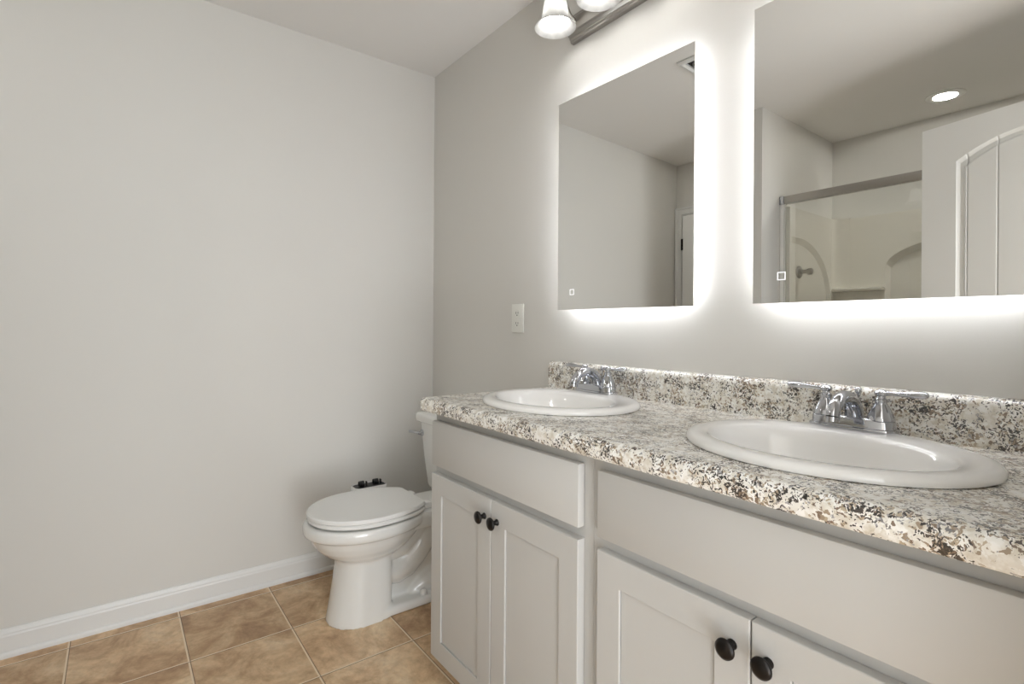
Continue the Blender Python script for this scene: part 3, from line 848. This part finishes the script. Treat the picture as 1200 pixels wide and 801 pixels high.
def arch_plate(u0, u1, z0, z1, a0, a1, asill, aspring, atop, base, depth, plane, name, apex=None):
    """wall plate with an arch-topped recess; plane maps (u, d, z) to the world"""
    n = 20; mb = MB()
    am, ar = (a0+a1)/2, (a1-a0)/2
    arch = [(a0, asill), (a0, aspring)] + [(am-ar*math.cos(PI*i/n), aspring+(atop-aspring)*math.sin(PI*i/n)) for i in range(1, n)] + [(a1, aspring), (a1, asill)]
    if apex is not None:    # quarter arch that runs flat to the open side
        arch = [(a0, asill), (a0, aspring)] + [(apex-(apex-a0)*math.cos(PI/2*i/n), aspring+(atop-aspring)*math.sin(PI/2*i/n)) for i in range(1, n+1)] + [(a1, atop), (a1, asill)]
    outer = []
    for (u, z) in arch:
        if z <= asill+1e-6: outer.append((u0 if u < am else u1, asill))
        elif abs(u-a0) < 1e-6: outer.append((u0, z))
        elif abs(u-a1) < 1e-6: outer.append((u1, z))
        else:
            outer.append((u0+(u-a0)/(a1-a0)*(u1-u0), z1))
    outer[1] = (u0, z1); outer[-2] = (u1, z1)
    fr_, bk = base, base-depth
    mb.loft([[plane(u, fr_, z) for u, z in outer], [plane(u, fr_, z) for u, z in arch], [plane(u, bk, z) for u, z in [(am+(u-am)*0.95, z if z <= asill+1e-6 else asill+(z-asill)*0.97) for u, z in arch]]], False, False, closed=False)
    bkp = [(am+(u-am)*0.95, z if z <= asill+1e-6 else asill+(z-asill)*0.97) for u, z in arch]
    mb.bm.faces.new([mb.bm.verts.new(plane(u, bk, z)) for u, z in bkp])
    mb.bm.faces.new([mb.bm.verts.new(plane(u, fr_, z)) for u, z in ((u0, z0), (u1, z0), (u1, asill), (u0, asill))])
    mb.bm.faces.new([mb.bm.verts.new(p) for p in (plane(u0, fr_, z1), plane(u1, fr_, z1), plane(u1, 0.001, z1+0.004), plane(u0, 0.001, z1+0.004))])
    mb.bm.faces.new([mb.bm.verts.new(p) for p in (plane(a0, bk, asill), plane(a1, bk, asill), plane(a1, fr_, asill), plane(a0, fr_, asill))])
    for ue in (u0, u1):
        mb.bm.faces.new([mb.bm.verts.new(p) for p in (plane(ue, fr_, z0), plane(ue, fr_, z1), plane(ue, 0.001, z1), plane(ue, 0.001, z0))])
    bmesh.ops.remove_doubles(mb.bm, verts=mb.bm.verts[:], dist=1e-5)
    return mb.build(name, M_SHOWER, sur, smooth=False)


PB = 0.045
arch_plate(SX0, SX1, 0.08, ZT, 1.205, 2.066, 0.55, 1.53, 1.70, PB, 0.03, lambda u, d, z: (u, YS+d, z), 'back_panel')
arch_plate(-2.68, -2.05, 0.08, ZT, -2.63, -2.07, 0.55, 1.35, 1.70, PB, 0.02, lambda u, d, z: (SX0+d, u, z), 'side_panel', -2.17)
arch_plate(-2.68, -2.05, 0.08, ZT, -2.63, -2.07, 0.55, 1.35, 1.70, PB, 0.02, lambda u, d, z: (SX1-d, u, z), 'side_panel', -2.17)
for sx, s_ in ((SX0, 1), (SX1, -1)):
    # coved corner column and soap ledge
    pts = [(sx+s_*0.002, YS+0.002), (sx+s_*0.125, YS+0.002), (sx+s_*0.125, YS+PB+0.0005)]
    for i in range(9):
        a = PI/2*i/8
        pts.append((sx+s_*(0.115-0.068*math.sin(a)), YS+0.115-0.068*math.cos(a)))
    pts += [(sx+s_*(PB+0.0005), YS+0.125), (sx+s_*0.002, YS+0.125)]
    MB().prism(pts, 0.08, ZT+0.0045).build('corner_column', M_SHOWER, sur, 40)
    x0, x1 = sorted((sx+s_*0.04, sx+s_*0.335))
    MB().box((x0, YS+0.02, 1.382), (x1, YS+0.125, 1.405), 0.010, 3).build('soap_ledge', M_SHOWER, sur, 40)
base = MB()
base.box((SX0+0.001, YS+0.001, 0), (SX1-0.001, -1.985, 0.07)); base.box((SX0+0.001, -2.09, 0.07), (SX1-0.001, -1.985, 0.13), 0.015, 3)
base.build('shower_base', M_SHOWER, sur, 40)

enc = thing('shower_door', 'sliding clear glass shower door under a brushed metal header, seen in the right mirror', 'shower door', ((SX0+SX1)/2, -2.03, 0.13))
MB().box((SX0+0.028, -2.050, 1.893), (SX1-0.028, -2.006, 1.938), 0.003).build('header', M_NICK, enc, 40)
for x0, x1 in ((SX0+0.0005, SX0+0.028), (SX1-0.028, SX1-0.0005)):
    MB().box((x0, -2.052, 1.890), (x1, -2.004, 1.940), 0.003).build('header_bracket', M_CHROME, enc, 40)
for x0, x1 in ((SX0+0.0005, SX0+0.024), (SX1-0.024, SX1-0.0005)):
    MB().box((x0, -2.046, 0.131), (x1, -2.012, 1.890), 0.003).build('jamb', M_DOOR, enc, 40)
MB().box((SX0+0.024, -2.046, 0.131), (SX1-0.024, -2.012, 0.150), 0.003).build('bottom_track', M_NICK, enc, 40)
for x0, x1, y, rz in ((SX0+0.026, 1.66, -2.024, math.radians(-0.7)), (1.62, SX1-0.026, -2.040, 0.0)):
    W = Matrix.Translation(((x0+x1)/2, y, 0)) @ Matrix.Rotation(rz, 4, 'Z')
    hw = (x1-x0)/2
    g = MB(); q = [W @ Vector((sx*hw, 0, z)) for sx, z in ((-1, 0.152), (1, 0.152), (1, 1.893), (-1, 1.893))]
    g.bm.faces.new([g.bm.verts.new(v) for v in q])
    g.build('glass_panel', M_GLASS, enc, smooth=False)
    for sx in (-1, 1):
        MB().box((sx*hw-0.006, -0.006, 0.152), (sx*hw+0.006, 0.006, 1.893), 0.002, 2, W).build('panel_stile', M_ALU, enc, 40)
# valve
vx, vy, vz = SX0+PB, -2.215, 1.490
vx2 = SX0+PB-0.02
val = thing('shower_valve', 'round metal shower valve on the side of the shower surround, in the right mirror', 'shower valve', (vx2, vy, vz))
RY = Matrix.Translation((vx2, vy, vz)) @ Matrix.Rotation(PI/2, 4, 'Y')
MB().lathe([(0.001, 0.0005), (0.040, 0.0005), (0.040, 0.005), (0.030, 0.014), (0.020, 0.018), (0.001, 0.018)], 32, RY).build('escutcheon', M_NICK, val, 50)
MB().lathe([(0.012, 0.016), (0.012, 0.05), (0.019, 0.054), (0.021, 0.075), (0.016, 0.082), (0.001, 0.083)], 24, RY).build('handle', M_NICK, val, 50)
